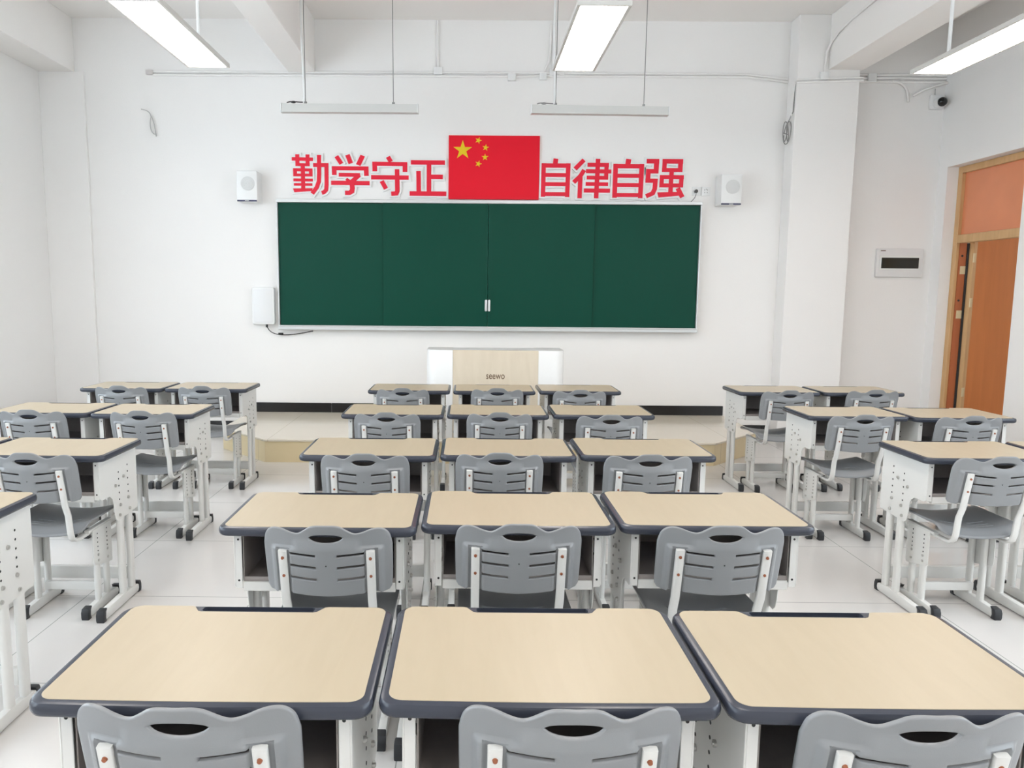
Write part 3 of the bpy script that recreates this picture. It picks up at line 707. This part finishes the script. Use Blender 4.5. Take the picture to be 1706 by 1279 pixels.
def make_chair():
    t = empty('student_chair', (0, 0, 0))
    # backrest outline (x, z) relative to top z=.775
    half = spline([(0, .789), (.026, .7885), (.044, .784), (.060, .773), (.076, .7625), (.090, .760), (.108, .764), (.130, .7715), (.150, .7735), (.168, .768), (.182, .751), (.189, .722)], 4)
    half += [(.1885, .66), (.187, .60), (.185, .580), (.178, .568), (.166, .564), (.153, .564), (.151, .568), (.120, .567), (.06, .562), (0, .560)]
    outer = half+[(-x, z) for x, z in half[-2:0:-1]]
    # handle hole
    hole = []
    for i in range(24):
        a = 2*PI*i/24; hole.append((.048*math.cos(a)*(1 if abs(math.cos(a)) < .98 else 1.05), (.748)+(.010 if math.sin(a) > 0 else .016)*math.sin(a)-.004*(1-math.cos(a)**2)*0))
    holes = [hole]
    for k, z in enumerate((.695, .657, .618)):
        for s in (-1, 1): holes.append(slot(s*.070, z, .039, .0033, s*.075))
    th = .011
    bm = curve_plate(outer, holes, th, .0035)
    grid_cut(bm, 0, [x*.01 for x in range(-18, 19)]+[q*k for q in (-1, 1) for k in (.106, .111, .145, .155, .164, .168)])
    grid_cut(bm, 1, [.56+.01*i for i in range(1, 23)]+[.704, .708, .713, .717, .722])
    for v in bm.verts:
        x, z, w = v.co.x, v.co.y, v.co.z      # w: thickness direction
        y = (.75-z)*.22 + .042*(x/.19)**2 - .042
        side = (1-smst(.155, .168, abs(x)))
        top = 1-smst(.706, .722, z) if abs(x) > .095 else 1-smst(.706, .75, z)
        y -= .011*side*top
        if .106 < abs(x) < .150 and z < .712: y += .007*smst(.104, .111, abs(x))*(1-smst(.143, .150, abs(x)))
        y -= .008*math.exp(-(x/.07)**2)*smst(.742, .785, z)
        v.co = (x, y-w, z)
    me = bpy.data.meshes.new('backrest'); bmesh.ops.recalc_face_normals(bm, faces=bm.faces[:]); bm.to_mesh(me); bm.free()
    mk('backrest', me, M_grey, t, angle=50)
    # back supports, flat bars curving forward under the seat
    for s in (-1, 1):
        X = s*.128
        path = [(X, -.029, .706), (X, -.012, .63), (X, .006, .545), (X, .026, .50), (X, .032, .455), (X, .036, .42), (X, .046, .392), (X, .066, .378), (X, .10, .374), (X, .26, .374)]
        sup = MB().tube(path, 0, flat=(.0125, .0065)).build('back_support', M_metal, t, angle=60)
        for z, y in ((.683, -.0322), (.625, -.0178)):
            MB().cyl((X, y, z), (0, -1, -.15), .0052, .005, 14, .004).build('screw', M_copper, sup)
    MB().cyl((0, -.0385, .662), 'y', .0022, .004, 8).build('moulding_hole', M_hole, t)
    # seat
    so = rrect(-.182, .182, 0, .37, .05, 8, rs=(.040, .035, .035, .040))
    hs = []
    for k in range(3):
        for s in (-1, 1):
            hs.append([(s*.062+u, .07+.035*k+v) for u, v in ((-.036, -.0022), (.036, -.0022), (.036, .0022), (-.036, .0022))])
    bm = curve_plate(so, hs, .012, .004)
    grid_cut(bm, 0, [x*.02 for x in range(-9, 10)]); grid_cut(bm, 1, [.02*i for i in range(1, 19)])
    for v in bm.verts:
        x, y, w = v.co
        z = .396+.026*(x/.19)**2+.032*smst(-.01, .05, y)-.016*smst(.30, .37, y)-.012*math.exp(-((y-.13)/.08)**2)*(1-(x/.19)**2)
        v.co = (x, .055+y, z+w)
    me = bpy.data.meshes.new('seat'); bmesh.ops.recalc_face_normals(bm, faces=bm.faces[:]); bm.to_mesh(me); bm.free()
    mk('seat', me, M_grey, t, angle=50)
    for s in (-1, 1):
        X = s*.138
        pl_ = [(.175, .385), (.175, .235), (.185, .222), (.30, .195), (.34, .19), (.346, .20), (.346, .385)]
        fr = MB().prism(pl_, 'x', X-.0015+s*.013, X+.0015+s*.013, .001, 1).box(min(X-.012, X+.012), max(X-.012, X+.012), .15, .36, .378, .392, .002, 1)
        fr = fr.build('seat_frame', M_metal, t, smooth=False)
        mb = MB()
        for k in range(5):
            mb.cyl((X+s*.0149, .213, .36-.02*k), 'x', .0036, .001, 8); mb.cyl((X+s*.0149, .30, .36-.02*k), 'x', .0036, .001, 8)
        mb.build('adjusting_holes', M_hole, fr, smooth=False)
        for (yy, zz) in ((.213, .262), (.30, .262), (.213, .236), (.30, .222)):
            MB().cyl((X+s*.016, yy, zz), 'x', .006, .006, 10).build('bolt', M_bolt, fr)
        for yy in (.225, .31):
            MB().prism(rrect(X-.0105, X+.0105, yy-.018, yy+.018, .009, 4), 'z', .045, .377, 0).build('leg', M_metal, t)
        fb = MB().prism([(.115, .004), (.395, .004), (.402, .012), (.402, .032), (.38, .042), (.27, .052), (.13, .044), (.108, .032), (.108, .012)], 'x', X-.013, X+.013, .004, 2).build('foot_bar', M_metal, t)
        for (a, b) in ((.094, .134), (.380, .416)):
            lo = a < .2
            o = [(a+.004, 0), (b-.008 if lo else b-.004, 0), (b-(.014 if lo else 0), .02 if lo else .012), (b-(.010 if lo else 0), .042 if lo else .034), (b if lo else b-.008, .054 if lo else .050), (a+.008 if lo else a, .050 if lo else .054), (a if lo else a+.010, .034 if lo else .042), (a if lo else a+.014, .012 if lo else .02)]
            MB().prism(o, 'x', X-.017, X+.017, .004, 2).build('foot_cap', M_cap, fb)
    MB().box(-.127, .127, .257, .279, .075, .115, .004, 2).build('crossbar', M_metal, t)
    return t

desk0 = make_desk(); chair0 = make_chair()
# desks: near-left corner of each top (x, y)
ROWS = ['fifth', 'fourth', 'third', 'second', 'first']
desks = {
 ('c', 0, 0): (-.758, 1.216), ('c', 0, 1): (-.150, 1.224), ('c', 0, 2): (.456, 1.215),
 ('c', 1, 0): (-.748, 2.187), ('c', 1, 1): (-.137, 2.221), ('c', 1, 2): (.476, 2.236),
 ('c', 2, 0): (-.730, 3.199), ('c', 2, 1): (-.115, 3.218), ('c', 2, 2): (.504, 3.241),
 ('c', 3, 0): (-.733, 4.313), ('c', 3, 1): (-.115, 4.331), ('c', 3, 2): (.511, 4.357),
 ('c', 4, 0): (-.721, 5.405), ('c', 4, 1): (-.098, 5.405), ('c', 4, 2): (.532, 5.438),
 ('l', 4, 0): (-2.817, 5.394), ('l', 4, 1): (-2.201, 5.402), ('l', 3, 0): (-2.784, 4.273), ('l', 3, 1): (-2.170, 4.254),
 ('l', 2, 0): (-2.765, 3.14), ('l', 2, 1): (-2.149, 3.142), ('l', 1, 1): (-2.085, 2.157),
 ('r', 4, 0): (2.002, 5.476), ('r', 4, 1): (2.624, 5.482), ('r', 3, 0): (2.017, 4.385), ('r', 3, 1): (2.628, 4.355),
 ('r', 2, 0): (2.013, 3.245), ('r', 2, 1): (2.633, 3.25)}
BLK = {'c': 'centre block', 'l': 'left block', 'r': 'right block'}
SEAT = {'c': ['left', 'middle', 'right'], 'l': ['left', 'right'], 'r': ['left', 'right']}
def pos(k):
    b, r, s = k
    row = {4: 'row nearest the chalkboard', 3: 'second row from chalkboard', 2: 'third row from chalkboard', 1: 'fourth row from chalkboard', 0: 'row nearest the viewer'}[r]
    return SEAT[b][s], BLK[b], row
first = True
for k, (x, y) in desks.items():
    o = desk0 if first else copy_tree(desk0); first = False
    o.location = (x, y, 0)
    s, b, r = pos(k)
    lbl = 'pale wood-top school desk, %s one in the %s, %s' % (s, b, r)
    if k == ('l', 1, 1): lbl = 'pale wood-top school desk cut off at the left picture edge, fourth row from the chalkboard'
    tag(o, lbl, 'desk', 'school desks in rows')
chairs = {
 ('c', 0, 0): (-.464, 1.183), ('c', 0, 1): (.180, 1.190), ('c', 0, 2): (.754, 1.183),
 ('c', 1, 0): (-.404, 2.135), ('c', 1, 1): (.158, 2.168), ('c', 1, 2): (.762, 2.17),
 ('c', 2, 0): (-.428, 3.11), ('c', 2, 1): (.143, 3.15), ('c', 2, 2): (.777, 3.14),
 ('c', 3, 0): (-.450, 4.20), ('c', 3, 1): (.190, 4.235), ('c', 3, 2): (.809, 4.18),
 ('c', 4, 0): (-.454, 5.29), ('c', 4, 1): (.219, 5.33), ('c', 4, 2): (.80, 5.27),
 ('l', 4, 0): (-2.466, 5.30), ('l', 4, 1): (-1.880, 5.32), ('l', 3, 0): (-2.460, 4.19), ('l', 3, 1): (-1.833, 4.19), ('l', 2, 1): (-1.820, 3.07),
 ('r', 4, 0): (2.300, 5.34), ('r', 4, 1): (2.945, 5.41), ('r', 3, 0): (2.266, 4.26), ('r', 3, 1): (2.876, 4.25), ('r', 2, 0): (2.274, 3.16)}
first = True
for k, (x, y) in chairs.items():
    o = chair0 if first else copy_tree(chair0); first = False
    o.location = (x, y, 0)
    s, b, r = pos(k)
    tag(o, 'grey plastic school chair, %s one in the %s, %s' % (s, b, r), 'chair', 'grey student chairs at the desks')
